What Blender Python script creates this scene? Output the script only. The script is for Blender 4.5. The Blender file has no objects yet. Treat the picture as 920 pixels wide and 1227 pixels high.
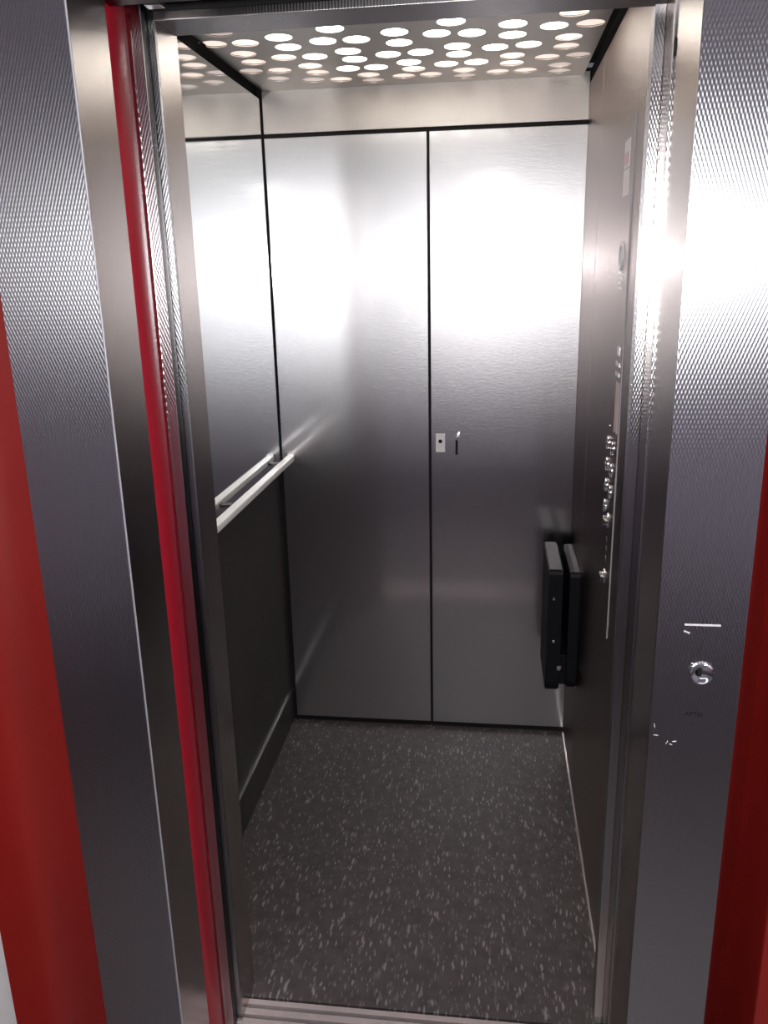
import bpy, bmesh, math, random
from mathutils import Vector, Matrix
random.seed(7)
S = bpy.context.scene
COL = S.collection

# ------------------------------------------------------------------ camera
F_PX = 988.76
cam_d = bpy.data.cameras.new('camera')
cam_d.sensor_fit = 'VERTICAL'
cam_d.sensor_height = 24.0
cam_d.lens = F_PX / 1227.0 * 24.0
cam_d.clip_start = 0.02
cam = bpy.data.objects.new('camera', cam_d)
COL.objects.link(cam)
yaw, pitch, roll = 0.13306, 0.28118, 0.02329
fw = Vector((-math.sin(yaw)*math.cos(pitch), math.cos(yaw)*math.cos(pitch), -math.sin(pitch)))
rt = Vector((math.cos(yaw), math.sin(yaw), 0.0))
dn = fw.cross(rt)
r2 = rt*math.cos(roll) + dn*math.sin(roll)
d2 = -rt*math.sin(roll) + dn*math.cos(roll)
M = Matrix((r2, -d2, -fw)).transposed().to_4x4()
M.translation = Vector((0.7244, -2.7122, 1.6084))
cam.matrix_world = M
S.camera = cam

# ------------------------------------------------------------------ world, light, exposure
W = bpy.data.worlds.new('world')
S.world = W
W.use_nodes = True
W.node_tree.nodes['Background'].inputs[0].default_value = (0.8, 0.85, 1.0, 1)
W.node_tree.nodes['Background'].inputs[1].default_value = 0.15
S.view_settings.view_transform = 'Standard'
S.view_settings.look = 'None'
S.view_settings.gamma = 1.0
S.view_settings.use_curve_mapping = False
S.view_settings.exposure = 0.0

S.cycles.blur_glossy = 0.0             # keep the light thrown by the mirror crisp
S.cycles.sample_clamp_indirect = 0.0   # and unclipped
S.cycles.use_guiding = True

WIN = dict(x0=-1.5, x1=2.5, z0=1.50, z1=1.98, y=-4.45)      # unseen window, added for soft light on the landing
la = bpy.data.lights.new('window_fill', 'AREA')
la.shape = 'RECTANGLE'
la.size = WIN['x1'] - WIN['x0'] - 0.06
la.size_y = WIN['z1'] - WIN['z0'] - 0.04
la.energy = 8
la.color = (0.97, 0.97, 1.0)
lo = bpy.data.objects.new('window_fill', la)
COL.objects.link(lo)
lo.location = ((WIN['x0']+WIN['x1'])/2, WIN['y']+0.02, (WIN['z0']+WIN['z1'])/2)
lo.rotation_euler = (math.radians(90), 0, 0)                 # shines towards +y
lb = bpy.data.lights.new('landing_fill_lamp', 'AREA')
lb.shape = 'RECTANGLE'; lb.size = 1.2; lb.size_y = 0.3
lb.energy = 30
lb.color = (0.96, 0.95, 1.0)
lbo = bpy.data.objects.new('landing_fill_lamp', lb)
COL.objects.link(lbo)
lbo.location = (2.0, -2.1, 2.6)  # fill lamp, added out of view to brighten the frame panels

# the photographer's flash: a small lamp just above the lens (its glint shows on every steel sheet)
fl = bpy.data.lights.new('camera_flash', 'SPOT')
fl.energy = 68
fl.color = (0.98, 0.98, 1.0)
fl.shadow_soft_size = 0.045
fl.spot_size = math.radians(160)
fl.spot_blend = 0.5
flo = bpy.data.objects.new('camera_flash', fl)
COL.objects.link(flo)
flo.matrix_world = M
flo.location = M.translation + Vector((0.0, -0.03, 0.045))

# ------------------------------------------------------------------ materials
def new_mat(name):
    m = bpy.data.materials.new(name)
    m.use_nodes = True
    nt = m.node_tree
    return m, nt, nt.nodes['Principled BSDF']

def mth(nt, op, a, b=None, c=None):
    n = nt.nodes.new('ShaderNodeMath'); n.operation = op
    for i, v in enumerate((a, b, c)):
        if v is None: continue
        if isinstance(v, (int, float)): n.inputs[i].default_value = v
        else: nt.links.new(v, n.inputs[i])
    return n.outputs[0]

def pos_xyz(nt):
    g = nt.nodes.new('ShaderNodeTexCoord')
    s = nt.nodes.new('ShaderNodeSeparateXYZ')
    nt.links.new(g.outputs['Object'], s.inputs[0])
    return g.outputs['Object'], s.outputs

def ramp(nt, fac, stops):
    r = nt.nodes.new('ShaderNodeValToRGB')
    e = r.color_ramp.elements
    while len(e) < len(stops): e.new(0.5)
    for k, (p, c) in zip(e, stops):
        k.position = p
        k.color = (c[0], c[1], c[2], 1) if isinstance(c, tuple) else (c, c, c, 1)
    nt.links.new(fac, r.inputs[0])
    return r.outputs[0]

def noise(nt, vec, scale, detail=2.0, rough=0.5, stretch=None):
    if stretch:
        mp = nt.nodes.new('ShaderNodeMapping')
        mp.inputs['Scale'].default_value = stretch
        nt.links.new(vec, mp.inputs[0]); vec = mp.outputs[0]
    n = nt.nodes.new('ShaderNodeTexNoise')
    n.inputs['Scale'].default_value = scale
    n.inputs['Detail'].default_value = detail
    n.inputs['Roughness'].default_value = rough
    nt.links.new(vec, n.inputs['Vector'])
    return n.outputs['Fac']

def steel(name, col=(0.60, 0.595, 0.605), rough=0.3, aniso=0.0, tangent=None, emboss=None, amp=0.0, smear=0.0, grain=0.0, crisp=0.0):
    """stainless steel; aniso > 0 keeps reflections sharp along tangent and smears them across it;
    emboss = axis pair of the pressed diamond pattern, e.g. ('X','Z')"""
    m = bpy.data.materials.new(name)
    m.use_nodes = True
    nt = m.node_tree
    nt.nodes.remove(nt.nodes['Principled BSDF'])
    p = nt.nodes.new('ShaderNodeBsdfAnisotropic')
    p.distribution = 'BECKMANN'
    nt.links.new(p.outputs[0], nt.nodes['Material Output'].inputs[0])
    vec, xyz = pos_xyz(nt)
    p.inputs['Color'].default_value = (*col, 1)
    p.inputs['Roughness'].default_value = rough
    if aniso:
        p.inputs['Anisotropy'].default_value = aniso
        c = nt.nodes.new('ShaderNodeCombineXYZ')
        for i in range(3): c.inputs[i].default_value = tangent[i]
        nt.links.new(c.outputs[0], p.inputs['Tangent'])
    if smear:
        n = noise(nt, vec, 3.0, 4.0, 0.6)
        v = mth(nt, 'MULTIPLY_ADD', n, smear*2, rough-smear)
        nt.links.new(v, p.inputs['Roughness'])
    h = None
    if emboss:
        a = xyz['XYZ'.index(emboss[0])]; b = xyz['XYZ'.index(emboss[1])]
        ca = mth(nt, 'COSINE', mth(nt, 'MULTIPLY', a, math.pi/0.0025))
        cb = mth(nt, 'COSINE', mth(nt, 'MULTIPLY', b, math.pi/0.0068))
        h = mth(nt, 'MULTIPLY', mth(nt, 'MULTIPLY', ca, cb), amp)
    if grain:
        g = noise(nt, vec, 60.0, 3.0, 0.6, (1, 1, 4))
        g = mth(nt, 'MULTIPLY', g, grain)
        h = g if h is None else mth(nt, 'ADD', h, g)
    if h is not None:
        bp = nt.nodes.new('ShaderNodeBump')
        bp.inputs['Strength'].default_value = 1.0
        bp.inputs['Distance'].default_value = 1.0
        nt.links.new(h, bp.inputs['Height'])
        nt.links.new(bp.outputs[0], p.inputs['Normal'])
    if crisp:                                   # the flat lands between the pressed marks reflect more sharply
        q = nt.nodes.new('ShaderNodeBsdfAnisotropic'); q.distribution = 'BECKMANN'
        q.inputs['Color'].default_value = (*col, 1); q.inputs['Roughness'].default_value = 0.115
        mx = nt.nodes.new('ShaderNodeMixShader'); mx.inputs[0].default_value = crisp
        nt.links.new(p.outputs[0], mx.inputs[1]); nt.links.new(q.outputs[0], mx.inputs[2])
        nt.links.new(mx.outputs[0], nt.nodes['Material Output'].inputs[0])
    return m

def plain(name, col, rough=0.5, metallic=0.0, coat=0.0, var=0.0, scale=6.0, emit=None):
    m, nt, p = new_mat(name)
    p.inputs['Roughness'].default_value = rough
    p.inputs['Metallic'].default_value = metallic
    p.inputs['Coat Weight'].default_value = coat
    p.inputs['Base Color'].default_value = (*col, 1)
    if var:
        vec, _ = pos_xyz(nt)
        n = noise(nt, vec, scale, 4.0, 0.6)
        lo_ = tuple(c*(1-var) for c in col); hi_ = tuple(min(1, c*(1+var)) for c in col)
        nt.links.new(ramp(nt, n, [(0.3, lo_), (0.7, hi_)]), p.inputs['Base Color'])
    if emit:
        p.inputs['Emission Color'].default_value = (*emit[0], 1)
        p.inputs['Emission Strength'].default_value = emit[1]
    return m

def vinyl():
    m, nt, p = new_mat('flecked_vinyl')
    vec, xyz = pos_xyz(nt)
    def flecks(sx, sy, ang, thr, off):
        mp = nt.nodes.new('ShaderNodeMapping')
        mp.inputs['Rotation'].default_value = (0, 0, ang)
        mp.inputs['Location'].default_value = (off, off*0.7, 0)
        mp.inputs['Scale'].default_value = (sx, sy, 1)
        # small warp keeps the chips ragged
        w = nt.nodes.new('ShaderNodeTexNoise'); w.inputs['Scale'].default_value = 40
        nt.links.new(vec, w.inputs['Vector'])
        mx = nt.nodes.new('ShaderNodeVectorMath'); mx.operation = 'MULTIPLY_ADD'
        nt.links.new(w.outputs['Color'], mx.inputs[0]); mx.inputs[1].default_value = (0.012, 0.012, 0)
        nt.links.new(vec, mx.inputs[2])
        nt.links.new(mx.outputs[0], mp.inputs[0])
        v = nt.nodes.new('ShaderNodeTexVoronoi'); v.inputs['Scale'].default_value = 1.0
        nt.links.new(mp.outputs[0], v.inputs['Vector'])
        s = nt.nodes.new('ShaderNodeSeparateColor'); nt.links.new(v.outputs['Color'], s.inputs[0])
        pick = mth(nt, 'GREATER_THAN', s.outputs[0], thr)
        size = mth(nt, 'MULTIPLY_ADD', s.outputs[1], 0.26, 0.13)
        inside = mth(nt, 'SUBTRACT', 1.0, mth(nt, 'SMOOTH_MIN', mth(nt, 'DIVIDE', v.outputs['Distance'], size), 1.0, 0.2))
        inside = mth(nt, 'MINIMUM', mth(nt, 'MULTIPLY', mth(nt, 'MAXIMUM', inside, 0.0), 3.0), 1.0)
        return mth(nt, 'MULTIPLY', mth(nt, 'MULTIPLY', inside, pick), mth(nt, 'MULTIPLY_ADD', s.outputs[2], 0.8, 0.3))
    f = flecks(100, 24, 0.15, 0.35, 0.0)
    for a in ((140, 38, -0.3, 0.4, 3.1), (125, 34, 0.45, 0.5, 7.7), (72, 19, 0.05, 0.68, 5.3)):
        f = mth(nt, 'MAXIMUM', f, flecks(*a))
    cloud = noise(nt, vec, 26.0, 3.0, 0.6)
    base = ramp(nt, cloud, [(0.3, (0.036, 0.029, 0.029)), (0.7, (0.064, 0.051, 0.051))])
    mix = nt.nodes.new('ShaderNodeMix'); mix.data_type = 'RGBA'
    nt.links.new(f, mix.inputs[0]); nt.links.new(base, mix.inputs[6])
    mix.inputs[7].default_value = (0.20, 0.178, 0.174, 1)
    nt.links.new(mix.outputs[2], p.inputs['Base Color'])
    p.inputs['Roughness'].default_value = 0.55
    return m

MAT = dict(
    emb_front = steel('diamond_embossed_steel_front', rough=0.375, aniso=-0.45, tangent=(1, 0, 0), emboss=('X', 'Z'), amp=0.00013),
    emb_side  = steel('satin_steel_return', col=(0.62, 0.575, 0.55), rough=0.26, aniso=0.3, tangent=(0, 1, 0), emboss=('Y', 'Z'), amp=0.00002),
    band      = steel('brushed_steel_band', col=(0.38, 0.35, 0.325), rough=0.42, aniso=-0.2, tangent=(1, 0, 0), grain=0.0002),
    back      = steel('brushed_steel_back', col=(0.62, 0.61, 0.615), rough=0.375, aniso=-0.25, tangent=(1, 0, 0), grain=0.0002, crisp=0.28),
    side      = steel('brushed_steel_side', col=(0.58, 0.525, 0.505), rough=0.44, aniso=-0.2, tangent=(0, 1, 0), grain=0.0001),
    dark_steel= steel('dark_steel', col=(0.16, 0.15, 0.15), rough=0.4),
    sole      = steel('dull_header_steel', col=(0.30, 0.28, 0.285), rough=0.4, emboss=('X', 'Y'), amp=0.00006),
    ceil      = steel('ceiling_steel', col=(0.58, 0.55, 0.52), rough=0.42, smear=0.05),
    mirror    = steel('mirror_glass', col=(0.88, 0.90, 0.90), rough=0.075),
    alu       = steel('aluminium', col=(0.80, 0.79, 0.79), rough=0.38),
    rail      = plain('handrail_aluminium', (0.90, 0.89, 0.88), 0.4, metallic=0.15),
    pale      = plain('pale_enamel_grille', (0.74, 0.72, 0.73), 0.4, metallic=0.2),
    edge_roll = plain('rolled_steel_edge', (0.55, 0.54, 0.57), 0.35, metallic=0.6),
    edge      = plain('worn_plate_edge', (0.30, 0.29, 0.295), 0.6, metallic=0.2),
    chrome    = steel('chrome', col=(0.85, 0.85, 0.86), rough=0.10),
    sill      = plain('ribbed_sill_aluminium', (0.42, 0.355, 0.35), 0.55, metallic=0.3, var=0.08, scale=20),
    vinyl     = vinyl(),
    gap       = plain('shadow_gap_black', (0.012, 0.011, 0.011), 0.7),
    black     = plain('black_plastic', (0.006, 0.006, 0.008), 0.5),
    black_lit  = plain('black_plastic_lit_top', (0.11, 0.105, 0.11), 0.55),  # black plastic made lighter, ceiling light on the seat tops put into colour
    kick      = plain('dark_laminate', (0.045, 0.040, 0.038), 0.42, var=0.1),
    red       = plain('red_paint', (0.24, 0.012, 0.009), 0.4, coat=0.15, var=0.08, scale=3.0),
    redleaf   = plain('red_gloss_paint', (0.27, 0.008, 0.018), 0.34, coat=0.15),
    white     = plain('white_plaster', (0.74, 0.70, 0.68), 0.8, var=0.05, scale=30),
    wallgrey  = plain('lilac_grey_plaster', (0.50, 0.475, 0.55), 0.85, var=0.04),
    landfloor = plain('landing_tile', (0.065, 0.055, 0.058), 0.5, var=0.15, scale=9),
    landceil  = plain('landing_ceiling_paint', (0.62, 0.60, 0.64), 0.9),
    paper     = plain('white_sticker', (0.80, 0.74, 0.73), 0.5),
    pink      = plain('pink_sticker', (0.72, 0.47, 0.49), 0.5),
    notice    = plain('pale_pink_notice', (0.66, 0.53, 0.55), 0.5),
    redprint  = plain('dull_red_print', (0.35, 0.09, 0.10), 0.5),
    ink       = plain('dark_ink', (0.015, 0.013, 0.02), 0.6),
    scuff     = plain('bright_scuff', (0.62, 0.59, 0.60), 0.6),
    lockplate = plain('pale_lock_enamel', (0.72, 0.70, 0.70), 0.35),
)

for k_ in ('black', 'black_lit', 'ink', 'gap', 'kick'):
    MAT[k_].node_tree.nodes['Principled BSDF'].inputs['Specular IOR Level'].default_value = 0.15

# ------------------------------------------------------------------ mesh helpers
def bm_box(bm, x0, x1, y0, y1, z0, z1, bev=0.0):
    t = bmesh.new()
    bmesh.ops.create_cube(t, size=1.0)
    for v in t.verts:
        v.co = Vector(((x0+x1)/2 + v.co.x*(x1-x0), (y0+y1)/2 + v.co.y*(y1-y0), (z0+z1)/2 + v.co.z*(z1-z0)))
    if bev:
        bmesh.ops.bevel(t, geom=list(t.edges), offset=bev, segments=2, profile=0.6, affect='EDGES')
    me = bpy.data.meshes.new('tmp'); t.to_mesh(me); t.free()
    bm.from_mesh(me); bpy.data.meshes.remove(me)

def bm_lathe(bm, prof, axis, centre, seg=28):
    """prof: list of (radius, height) along axis 'X','-X','Y','-Y','Z','-Z'"""
    ax = {'X': (1,0,0), '-X': (-1,0,0), 'Y': (0,1,0), '-Y': (0,-1,0), 'Z': (0,0,1), '-Z': (0,0,-1)}[axis]
    q = Vector((0, 0, 1)).rotation_difference(Vector(ax))
    c = Vector(centre)
    rings = []
    for r, h in prof:
        if r < 1e-7:
            rings.append([bm.verts.new(c + q @ Vector((0, 0, h)))])
        else:
            rings.append([bm.verts.new(c + q @ Vector((r*math.cos(2*math.pi*k/seg), r*math.sin(2*math.pi*k/seg), h))) for k in range(seg)])
    for a, b in zip(rings, rings[1:]):
        for k in range(seg):
            k2 = (k+1) % seg
            if len(a) == 1 and len(b) == 1: continue
            if len(a) == 1: bm.faces.new((a[0], b[k], b[k2]))
            elif len(b) == 1: bm.faces.new((a[k], a[k2], b[0]))
            else: bm.faces.new((a[k], a[k2], b[k2], b[k]))
    bmesh.ops.recalc_face_normals(bm, faces=list(bm.faces))

def bm_prism(bm, pts, axis, a0, a1):
    """closed outline pts extruded along axis from a0 to a1; pts are the two other axes in order"""
    def mk(u, v, a):
        return {'X': (a, u, v), 'Y': (u, a, v), 'Z': (u, v, a)}[axis]
    A = [bm.verts.new(mk(u, v, a0)) for u, v in pts]
    B = [bm.verts.new(mk(u, v, a1)) for u, v in pts]
    bm.faces.new(A); bm.faces.new(B)
    n = len(pts)
    for k in range(n):
        bm.faces.new((A[k], A[(k+1) % n], B[(k+1) % n], B[k]))
    bmesh.ops.recalc_face_normals(bm, faces=list(bm.faces))

def link(name, bm, mat, parent=None, smooth=False):
    me = bpy.data.meshes.new(name)
    bm.to_mesh(me); bm.free()
    if smooth:
        for f in me.polygons: f.use_smooth = True
        me.set_sharp_from_angle(angle=math.radians(35))
    me.materials.append(mat)
    o = bpy.data.objects.new(name, me)
    COL.objects.link(o)
    if parent is not None: o.parent = parent
    return o

def box(name, x0, x1, y0, y1, z0, z1, mat, parent=None, bev=0.0):
    bm = bmesh.new(); bm_box(bm, x0, x1, y0, y1, z0, z1, bev)
    return link(name, bm, mat, parent)

def lathe(name, prof, axis, c, mat, parent=None, seg=28):
    bm = bmesh.new(); bm_lathe(bm, prof, axis, c, seg)
    return link(name, bm, mat, parent, smooth=True)

def structure(o):
    o['kind'] = 'structure'; return o

def thing(name, label, cat, group=None):
    o = bpy.data.objects.new(name, None)
    COL.objects.link(o)
    o['label'] = label; o['category'] = cat
    if group: o['group'] = group
    return o

def empty_struct(name):
    o = bpy.data.objects.new(name, None); COL.objects.link(o); o['kind'] = 'structure'; return o

# ------------------------------------------------------------------ cab shell
CW, CH, CF = 0.998, 2.15, -1.20          # width, height, inner face of the cab front

structure(box('floor', 0.0, CW, -1.236, 0.0, -0.03, 0.0, MAT['vinyl']))

# back wall: dark carrier, steel panels with open joints
wb = structure(box('wall_back', -0.02, CW+0.02, 0.004, 0.03, -0.03, CH+0.02, MAT['gap']))
box('steel_panel', 0.0145, 0.5185, -0.004, 0.006, 0.018, 2.018, MAT['back'], wb, 0.0012)
box('steel_panel', 0.5265, CW-0.002, -0.004, 0.006, 0.018, 2.018, MAT['back'], wb, 0.0012)
box('steel_panel', 0.0145, CW-0.002, -0.004, 0.006, 2.030, CH+0.01, MAT['band'], wb, 0.0012)

# left wall: dark laminate below, mirror above
wl = structure(box('wall_left', -0.03, -0.004, CF-0.10, 0.004, -0.03, CH+0.02, MAT['gap']))
box('lower_panel', -0.006, 0.0, CF, -0.002, 0.128, 0.985, MAT['kick'], wl, 0.001)
bl = structure(box('baseboard_left', -0.004, 0.004, CF, -0.002, 0.0, 0.126, MAT['kick']))
box('trim_edge', -0.003, 0.0052, CF, -0.003, 0.1264, 0.1284, MAT['alu'], bl)
mir = box('wall_mirror', -0.004, 0.010, CF, -0.003, 0.985, 2.128, MAT['mirror'], None, 0.001)
mir['label'] = 'tall mirror covering the upper half of the side wall above the handrail'
mir['category'] = 'mirror'

# right wall: three brushed panels
wr = structure(box('wall_right', CW+0.002, CW+0.03, CF-0.02, 0.004, -0.03, CH+0.02, MAT['gap']))
for y0, y1 in ((-0.335, -0.003), (CF, -0.338)):
    box('steel_panel', CW-0.002, CW+0.004, y0, y1, 0.008, 2.128, MAT['side'], wr, 0.001)
tr = structure(box('trim_1', CW-0.006, CW-0.001, CF, -0.004, 0.0, 0.007, MAT['alu']))

# cab front: left return, right jamb, header
wf = empty_struct('wall_front')
box('return_panel', -0.02, 0.187, -1.294, CF, 0.0, 2.06, MAT['emb_side'], wf, 0.001)
box('gap_shade_strip', 0.100, 0.1765, -1.2985, -1.2942, 0.0, 2.06, MAT['dark_steel'], wf)  # dark strip, shade of the door gap put into its colour
box('jamb_face', 0.1765, 0.1870, -1.302, -1.2942, 0.0, 2.06, MAT['emb_front'], wf)
box('jamb_strip', 0.968, 0.985, -1.224, CF+0.012, 0.0, 2.0, MAT['emb_front'], wf, 0.001)
box('jamb_panel', 0.985, 1.03, -1.378, CF+0.01, -0.02, 2.06, MAT['emb_side'], wf)
box('header', -0.02, CW+0.03, -1.298, CF, 2.008, 2.30, MAT['gap'], wf, 0.001)  # front coloured black in place of the dark gap above the doorway
box('header_sole', -0.02, CW+0.03, -1.30, CF, 2.003, 2.0075, MAT['sole'], wf, 0.001)
box('header_lip', 0.187, CW, -1.304, -1.297, 1.999, 2.012, MAT['sole'], wf, 0.001)

# perforated ceiling
HOLES = [(.087,-.636,0),(.046,-.549,1),(.123,-.542,2),(.089,-.445,1),(.091,-.358,1),(.057,-.263,0),(.213,-.573,3),
 (.215,-.484,3),(.18,-.388,2),(.135,-.253,1),(.106,-.154,0),(.26,-.38,3),(.227,-.285,2),(.231,-.206,1),(.201,-.118,0),
 (.345,-.619,4),(.309,-.519,4),(.39,-.516,4),(.352,-.413,4),(.356,-.33,4),(.322,-.234,3),(.399,-.231,3),(.366,-.146,1),
 (.28,-.108,1),(.37,-.073,0),(.487,-.559,4),(.488,-.465,4),(.448,-.36,4),(.532,-.363,4),(.492,-.265,4),(.498,-.188,2),
 (.462,-.109,1),(.584,-.527,4),(.622,-.616,4),(.627,-.401,4),(.628,-.322,4),(.59,-.224,3),(.54,-.109,1),(.636,-.139,1),
 (.635,-.068,0),(.666,-.514,4),(.761,-.567,4),(.762,-.476,4),(.856,-.532,3),(.893,-.627,2),(.938,-.535,1),(.898,-.426,2),
 (.899,-.34,1),(.721,-.37,4),(.804,-.379,3),(.766,-.275,2),(.858,-.238,1),(.938,-.241,0),(.766,-.193,2),(.898,-.139,0),
 (.671,-.227,3),(.729,-.099,1),(.806,-.097,1),(.902,-.064,0)]
for (x, y, b) in [(.15,-.86,2),(.25,-.90,3),(.35,-.85,4),(.46,-.79,4),(.47,-.90,4),(.58,-.81,4),(.60,-.93,4),(.71,-.83,4),
                  (.74,-.95,3),(.84,-.86,2),(.92,-.83,1),(.11,-1.0,1),(.30,-1.02,2),(.41,-.99,3),(.52,-1.04,3),(.66,-1.06,2),(.86,-1.0,1)]:
    HOLES.append((x, y, b))
R_HOLE = 0.0325
def ceiling_plate():
    bm = bmesh.new()
    edges = []
    def loop(pts):
        vs = [bm.verts.new((x, y, CH)) for x, y in pts]
        for k in range(len(vs)):
            edges.append(bm.edges.new((vs[k], vs[(k+1) % len(vs)])))
    x0, x1, y0, y1 = 0.019, CW-0.022, CF+0.002, -0.006
    loop([(x0, y0), (x1, y0), (x1, y1), (x0, y1)])
    for x, y, b in HOLES:
        loop([(x + R_HOLE*math.cos(2*math.pi*k/24), y + R_HOLE*math.sin(2*math.pi*k/24)) for k in range(24)])
    bmesh.ops.triangle_fill(bm, use_beauty=True, use_dissolve=False, edges=edges)
    geo = bmesh.ops.extrude_face_region(bm, geom=list(bm.faces))
    for v in [g for g in geo['geom'] if isinstance(g, bmesh.types.BMVert)]: v.co.z += 0.003
    bmesh.ops.recalc_face_normals(bm, faces=list(bm.faces))
    return link('ceiling', bm, MAT['ceil'])
ce = structure(ceiling_plate())
box('lamp_box', -0.02, CW+0.02, CF-0.02, 0.02, CH+0.035, CH+0.12, MAT['gap'], ce)
LEVEL = [(0.55, (1.0, 0.82, 0.74)), (1.0, (1.0, 0.80, 0.70)), (1.8, (1.0, 0.84, 0.72)), (4.5, (1.0, 0.92, 0.82)), (10.0, (1.0, 0.96, 0.90))]
DISC = [plain('lit_diffuser_%d' % i, (0.8, 0.75, 0.7), 0.5, emit=(c, s)) for i, (s, c) in enumerate(LEVEL)]
disc_me = []
for i in range(5):
    bm = bmesh.new(); bm_lathe(bm, [(0, 0.012), (0.036, 0.012), (0.036, 0.008), (0, 0.008)], 'Z', (0, 0, 0), 24)
    o = link('light_disc', bm, DISC[i], ce, smooth=True)
    disc_me.append(o.data); bpy.data.objects.remove(o)
for x, y, b in HOLES:
    o = bpy.data.objects.new('light_disc', disc_me[b]); COL.objects.link(o)
    o.location = (x, y, CH-0.003); o.parent = ce

# door sill of grooved aluminium
sl = structure(box('door_sill', 0.10, 1.03, -1.52, -1.2365, -0.05, -0.012, MAT['gap']))
y = -1.2375
for w in (0.021, 0.024, 0.024, 0.03, 0.024, 0.03, 0.024, 0.024, 0.03):
    box('sill_rail', 0.10, 1.03, y-w+0.0035, y-0.0035, -0.02, -0.001, MAT['sill'], sl, 0.001)
    y -= w + 0.003

# ------------------------------------------------------------------ landing frame, doors
FY = -1.55
fr = empty_struct('door_1')
def architrave(x0, x1, inner_is_right):
    o = box('architrave', x0, x1, FY, FY+0.004, -0.01, 2.30, MAT['emb_front'], fr, 0.0012)
    return o
aL = architrave(0.012, 0.1635, True)
lathe('rolled_edge', [(0.0018, 0.0), (0.0018, 2.28)], 'Z', (0.1628, FY+0.0012, 0.0), MAT['edge_roll'], fr, 10)
aR = architrave(0.9705, 1.0965, False)
box('jamb_return', 0.150, 0.163, FY+0.004, -1.425, -0.01, 2.30, MAT['emb_side'], fr, 0.001)
box('jamb_return', 0.972, 0.985, FY+0.004, -1.378, -0.01, 2.30, MAT['emb_side'], fr, 0.001)
box('jamb_lip', 0.9695, 0.9725, -1.382, -1.376, -0.01, 2.30, MAT['emb_front'], fr)
box('outer_edge', 0.012, 0.016, FY+0.004, FY+0.05, -0.01, 2.30, MAT['dark_steel'], fr)
box('outer_edge', 1.0925, 1.0965, FY+0.004, FY+0.05, -0.01, 2.30, MAT['dark_steel'], fr)
box('lintel', 0.1635, 0.9705, FY+0.004, -1.41, 1.992, 2.30, MAT['dark_steel'], fr, 0.001)
box('lintel_face', 0.1640, 0.9700, FY, FY+0.003, 1.995, 2.30, MAT['emb_front'], fr)
bm = bmesh.new(); bm_lathe(bm, [(0, 0.002), (0.004, 0.002), (0.004, 0.0)], '-X', (0.972, -1.385, 1.905), 14)
for v in bm.verts: v.co.z = 1.903 + (v.co.z-1.905)*3.0
link('keyhole', bm, MAT['gap'], fr)

# red painted leading edge of the landing leaf
bm = bmesh.new()
pts = [(0.02, -1.422), (0.148, -1.422)]
for k in range(9):
    a = -math.pi/2 + math.pi*k/8
    pts.append((0.150 + 0.016*math.cos(a), -1.380 + 0.042*math.sin(a)))
pts += [(0.148, -1.338), (0.02, -1.338)]
bm_prism(bm, pts, 'Z', 0.004, 2.06)
ld = link('landing_door', bm, MAT['redleaf'], None, smooth=True)
ld['label'] = 'sliding landing door drawn open, only its glossy red rounded edge showing'
ld['category'] = 'door'
bx = box('guide_channel', 0.05, 0.1615, -1.3378, -1.3355, 0.004, 2.0, MAT['emb_side'], ld)

# cab door leaf, textured leading edge
cd = thing('cab_door', 'steel cab door leaf slid open behind the red door edge, narrow embossed edge showing', 'door')
box('leaf', 0.02, 0.1780, -1.333, -1.308, 0.004, 2.03, MAT['dark_steel'], cd, 0.001)  # coloured dark to stand in for shade in the gap beside it
box('edge_strip', 0.120, 0.1785, -1.3352, -1.3325, 0.004, 2.03, MAT['emb_front'], cd)
# door gear above the opening
box('gear_cover', 0.50, 1.0, -1.375, -1.35, 2.012, 2.30, MAT['dark_steel'], fr)
box('gear_bracket', 0.196, 0.222, -1.36, -1.34, 2.005, 2.30, MAT['alu'], fr)

# ------------------------------------------------------------------ landing walls
# red painted band round the frame: rounded up towards the room on one side, a face sloped away from the flash to dim it and a casing on the other
bm = bmesh.new()
bm_prism(bm, [(0.007, -1.500), (-0.045, -1.502), (-0.075, -1.510), (-0.097, -1.528), (-0.111, -1.556), (-0.117, -1.590), (-0.119, -1.622), (-0.1195, -1.43), (0.007, -1.43)], 'Z', -0.01, 2.7)
structure(link('trim_2', bm, MAT['red'], None, smooth=True))
bm = bmesh.new()
bm_prism(bm, [(1.0985, -1.532), (1.176, -1.385), (1.176, -1.36), (1.0985, -1.36)], 'Z', -0.01, 2.7)
structure(link('trim_3', bm, MAT['red']))
structure(box('trim_5', 1.172, 1.32, FY-0.01, -1.36, -0.01, 2.7, MAT['red'], None, 0.006))
structure(box('trim_4', 0.012, 1.0965, FY, FY+0.06, 2.30, 2.7, MAT['red']))
structure(box('wall_landing_left', -1.9, -0.120, -1.618, FY+0.11, -0.01, 2.7, MAT['white']))
structure(box('wall_landing_right', 1.321, 2.9, FY, FY+0.11, -0.01, 2.7, MAT['white']))
structure(box('wall_side_left', -2.0, -1.9, -4.6, -1.42, -0.01, 2.7, MAT['wallgrey']))
structure(box('wall_side_right', 2.9, 3.0, -4.6, -1.42, -0.01, 2.7, MAT['wallgrey']))
wo = structure(box('wall_outer', -2.0, 3.0, -4.6, -4.5, -0.01, WIN['z0'], MAT['wallgrey']))
box('wall_section', -2.0, 3.0, -4.6, -4.5, WIN['z1'], 2.7, MAT['wallgrey'], wo)
box('wall_section', -2.0, WIN['x0'], -4.6, -4.5, WIN['z0'], WIN['z1'], MAT['wallgrey'], wo)
box('wall_section', WIN['x1'], 3.0, -4.6, -4.5, WIN['z0'], WIN['z1'], MAT['wallgrey'], wo)
wn = empty_struct('unseen_window_1')  # frame of the added, unseen window
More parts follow.
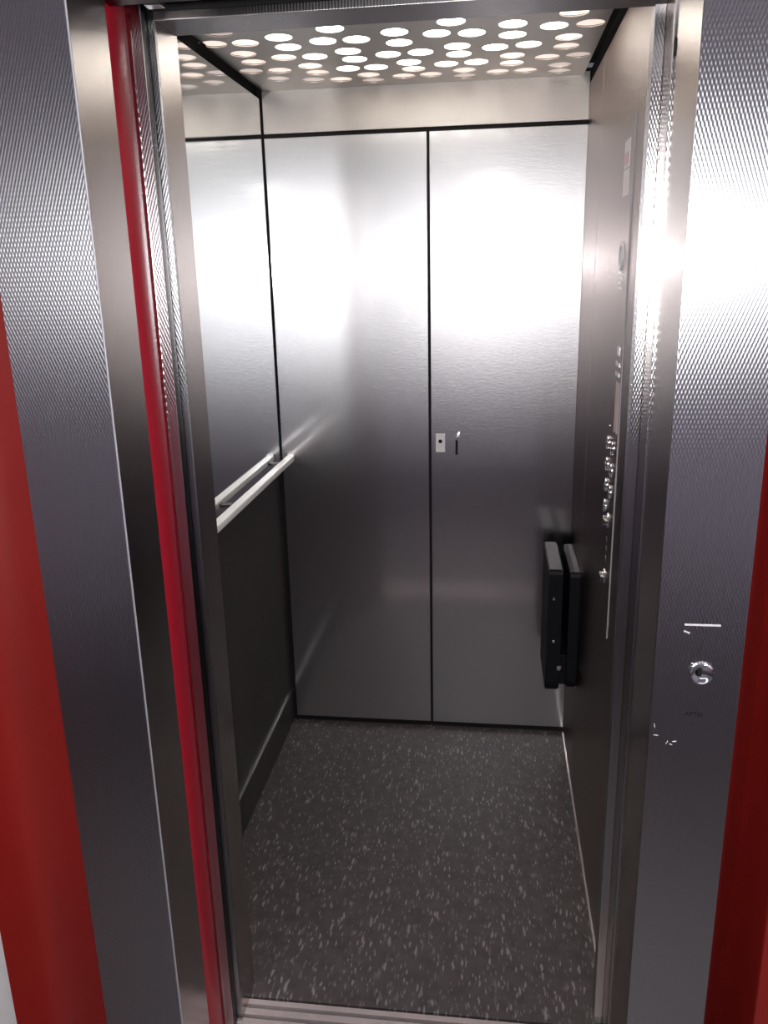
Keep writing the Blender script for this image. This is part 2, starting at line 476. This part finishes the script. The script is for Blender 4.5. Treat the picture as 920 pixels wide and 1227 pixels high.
for k in range(5):
    x = WIN['x0'] + 0.02 + (WIN['x1']-WIN['x0']-0.04)*k/4
    box('mullion', x-0.02, x+0.02, -4.56, -4.52, WIN['z0'], WIN['z1'], MAT['alu'], wn)
structure(box('floor_landing', -2.0, 3.0, -4.6, -1.522, -0.05, -0.01, MAT['landfloor']))
structure(box('ceiling_landing', -2.0, 3.0, -4.6, FY, 2.65, 2.72, MAT['landceil']))

# ------------------------------------------------------------------ handrail
hr = thing('handrail', 'bright flat aluminium handrail along the mirror wall', 'handrail')
bm = bmesh.new(); bm_box(bm, 0.032, 0.058, -1.16, -0.012, 1.000, 1.018, 0.003)
link('rail_bar', bm, MAT['rail'], hr, smooth=True)
for yb in (-1.10, -0.60, -0.09):
    box('bracket', 0.010, 0.037, yb-0.008, yb+0.008, 1.001, 1.011, MAT['dark_steel'], hr, 0.001)
for yb in (-1.162, -0.012):
    box('end_cap', 0.035, 0.057, yb-0.003, yb+0.003, 0.999, 1.021, MAT['alu'], hr, 0.001)
box('ledge', 0.0005, 0.016, CF+0.002, -0.006, 0.978, 0.9848, MAT['alu'], hr, 0.001)

# ------------------------------------------------------------------ fold-down seat
fs = thing('folding_seat', 'black fold-down seat closed against the brushed steel side wall', 'seat')
def slab(name, x0, x1, y0, y1, prof_top, zb, mat):
    """upright slab: rounded lower corner near the viewer; x0..x1 thick"""
    pts = [(y1, prof_top), (y0+0.012, prof_top), (y0+0.003, prof_top-0.004), (y0, prof_top-0.014), (y0, zb+0.045)]
    for k in range(1, 8):
        a = math.pi + math.pi/2*k/8
        pts.append((y0+0.045 + 0.045*math.cos(a), zb+0.045 + 0.045*math.sin(a)))
    pts += [(y0+0.05, zb), (y1, zb)]
    bm = bmesh.new(); bm_prism(bm, pts, 'X', x0, x1)
    bmesh.ops.bevel(bm, geom=[e for e in bm.edges if abs(e.verts[0].co.x-e.verts[1].co.x) < 1e-6], offset=0.003, segments=2, affect='EDGES')
    return link(name, bm, mat, fs)
slab('seat_pad', 0.902, 0.944, -0.350, -0.075, 0.745, 0.335, MAT['black'])
slab('back_plate', 0.965, 0.9955, -0.350, -0.075, 0.738, 0.345, MAT['black'])
box('pad_top_lit', 0.905, 0.941, -0.343, -0.080, 0.7445, 0.7475, MAT['black_lit'], fs, 0.001)  # top sheet coloured lighter for the light from above
box('plate_top_lit', 0.977, 0.993, -0.343, -0.080, 0.7375, 0.7405, MAT['black_lit'], fs, 0.001)  # same lightened colour for the lit top of the plate
box('hinge_block', 0.943, 0.966, -0.330, -0.090, 0.36, 0.46, MAT['black'], fs, 0.003)
for x, z, r in ((0.919, 0.655, 0.0055), (0.923, 0.515, 0.0055), (0.942, 0.425, 0.0085)):
    lathe('bolt', [(0, 0.004), (r*0.7, 0.0035), (r, 0.001), (r, -0.02)], '-Y', (x, -0.350, z), MAT['chrome'], fs, 16)

# ------------------------------------------------------------------ control panel
cp = thing('control_panel', 'tall steel car operating panel with round buttons on the side wall', 'control panel')
PX = CW - 0.002
XF = PX - 0.0022                     # face of the plate
box('face_plate', XF, PX+0.001, -0.918, -0.700, 0.79, 1.90, MAT['side'], cp, 0.0006)
box('bright_edge', XF-0.0004, PX, -0.9190, -0.9170, 0.79, 1.90, MAT['edge'], cp)
def button(y, z, r=0.0155):
    b = lathe('push_button', [(0, 0.0035), (r*0.72, 0.003), (r*0.78, 0.002)], '-X', (XF, y, z), MAT['dark_steel'], cp, 24)
    lathe('ring', [(r*0.78, 0.0), (r*0.80, 0.0045), (r*0.95, 0.0055), (r, 0.004), (r, 0.0)], '-X', (XF, y, z), MAT['chrome'], b, 24)
for z in (1.225, 1.175, 1.125):
    button(-0.80, z); button(-0.868, z)
button(-0.80, 1.075)
lathe('screw', [(0, 0.003), (0.003, 0.0025), (0.004, 0)], '-X', (XF, -0.80, 1.262), MAT['chrome'], cp, 12)
def key_switch(y, z):
    k = lathe('key_switch', [(0, 0.012), (0.010, 0.012), (0.012, 0.010), (0.0125, 0.003), (0.017, 0.0025), (0.018, 0)], '-X', (XF, y, z), MAT['chrome'], cp, 24)
    box('key_slot', XF-0.0128, XF-0.0118, y-0.0015, y+0.0015, z-0.006, z+0.006, MAT['gap'], k)
key_switch(-0.845, 1.052)
key_switch(-0.835, 0.911)
for z in (1.005, 0.982, 0.958):
    box('pictogram', XF-0.0008, XF, -0.846, -0.832, z-0.004, z+0.004, MAT['alu'], cp)
# loudspeaker rosette
lathe('speaker_ring', [(0.020, 0.0), (0.021, 0.003), (0.026, 0.004), (0.029, 0.003), (0.030, 0.0)], '-X', (XF, -0.835, 1.632), MAT['pale'], cp, 32)
lathe('speaker_disc', [(0, 0.0012), (0.020, 0.0012), (0.0205, 0)], '-X', (XF, -0.835, 1.632), MAT['pale'], cp, 32)
for k in range(4):
    box('speaker_slot', XF-0.002, XF, -0.858, -0.812, 1.598-0.011*k, 1.603-0.011*k, MAT['pale'], cp, 0.0005)
box('display_window', XF-0.0015, XF, -0.885, -0.850, 1.428, 1.447, MAT['alu'], cp, 0.0005)
box('display_plate', XF-0.001, XF, -0.890, -0.835, 1.405, 1.414, MAT['alu'], cp)
box('display_plate', XF-0.001, XF, -0.890, -0.835, 1.383, 1.392, MAT['alu'], cp)

def flat(name, label, cat, y0, y1, z0, z1, mat, x=XF):
    o = box(name, x-0.0009, x-0.0001, y0, y1, z0, z1, mat)
    o['label'] = label; o['category'] = cat
    return o
st = flat('sticker', 'pinkish sticker high on the control panel, upper of two', 'sticker', -0.872, -0.800, 1.806, 1.860, MAT['paper'])
box('print_block', XF-0.0012, XF-0.0008, -0.868, -0.806, 1.812, 1.836, MAT['pink'], st)
flat('sticker', 'plain whitish sticker just below the pinkish one on the control panel', 'sticker', -0.872, -0.800, 1.752, 1.803, MAT['paper'])
nt_ = flat('notice', 'pale pink notice with dull red border above the round buttons', 'notice', -0.905, -0.850, 1.262, 1.372, MAT['notice'])
box('red_border', XF-0.0012, XF-0.0008, -0.858, -0.8505, 1.262, 1.372, MAT['redprint'], nt_)

# ------------------------------------------------------------------ back wall lock and latch
lk = thing('lock_plate', 'small pale lock plate beside the seam of the back wall', 'lock')
box('plate', 0.541, 0.573, -0.0075, -0.003, 1.031, 1.093, MAT['lockplate'], lk, 0.0015)
lathe('keyhole', [(0, 0.0006), (0.0065, 0.0006), (0.0065, 0.0)], '-Y', (0.557, -0.0075, 1.068), MAT['gap'], lk, 18)
lt = thing('latch', 'slim latch slot with bright tongue right of the lock plate', 'latch')
bm = bmesh.new(); bm_box(bm, 0.607, 0.616, -0.010, -0.003, 1.072, 1.098, 0.0015)
for v in bm.verts: v.co.x += (v.co.z-1.072)*0.25
link('tongue', bm, MAT['alu'], lt, smooth=True)
box('slot', 0.607, 0.615, -0.0052, -0.003, 1.022, 1.071, MAT['gap'], lt)

# ------------------------------------------------------------------ call station on the right architrave
cs = thing('call_station', 'round chrome key switch on the landing frame with thin bright line above', 'switch')
cx, cz = 1.0395, 1.027
lathe('cup', [(0.0, -0.006 + 0.007), (0.006, 0.0015), (0.010, 0.003), (0.0135, 0.0055), (0.0155, 0.006), (0.0175, 0.004), (0.018, 0.0)], '-Y', (cx, FY, cz), MAT['chrome'], cs, 36)
box('slot', cx-0.0065, cx-0.0005, FY-0.0042, FY-0.0008, cz-0.004, cz+0.008, MAT['gap'], cs, 0.0008)
box('bright_line', 1.0095, 1.0605, FY-0.0012, FY+0.001, 1.1030, 1.1052, MAT['scuff'], cs)
bm = bmesh.new(); bm_box(bm, -0.0045, 0.0045, FY-0.001, FY+0.001, -0.001, 0.001)
o = link('bright_chip', bm, MAT['scuff'], cs); o.location = (1.0135, 0, 1.0925); o.rotation_euler = (0, math.radians(22), 0)
tx = bpy.data.curves.new('lettering', 'FONT')
tx.body = 'ATTEL'; tx.size = 0.0095; tx.extrude = 0.0002; tx.align_x = 'CENTER'; tx.align_y = 'CENTER'
tmp = bpy.data.objects.new('tmp', tx); COL.objects.link(tmp)
me = bpy.data.meshes.new_from_object(tmp.evaluated_get(bpy.context.evaluated_depsgraph_get()))
bpy.data.objects.remove(tmp)
me.materials.clear(); me.materials.append(MAT['ink'])
to = bpy.data.objects.new('lettering', me); COL.objects.link(to)
to.rotation_euler = (math.radians(90), 0, 0); to.location = (1.0345, FY-0.0005, 0.958); to.parent = cs
# scuffs scratched into the frame
sc = thing('scratch_marks', 'short pale scratches low on the landing frame below the key switch', 'scratch')
for x, z, l, a in ((0.978, 0.936, 0.006, 80), (0.981, 0.9195, 0.007, 5), (0.998, 0.908, 0.006, -60), (1.004, 0.905, 0.005, 20), (1.009, 0.910, 0.006, -10)):
    bm = bmesh.new(); bm_box(bm, -l/2, l/2, FY-0.0006, FY+0.001, -0.0004, 0.0004)
    o = link('scratch', bm, MAT['scuff'], sc); o.location = (x, 0, z); o.rotation_euler = (0, math.radians(a), 0)
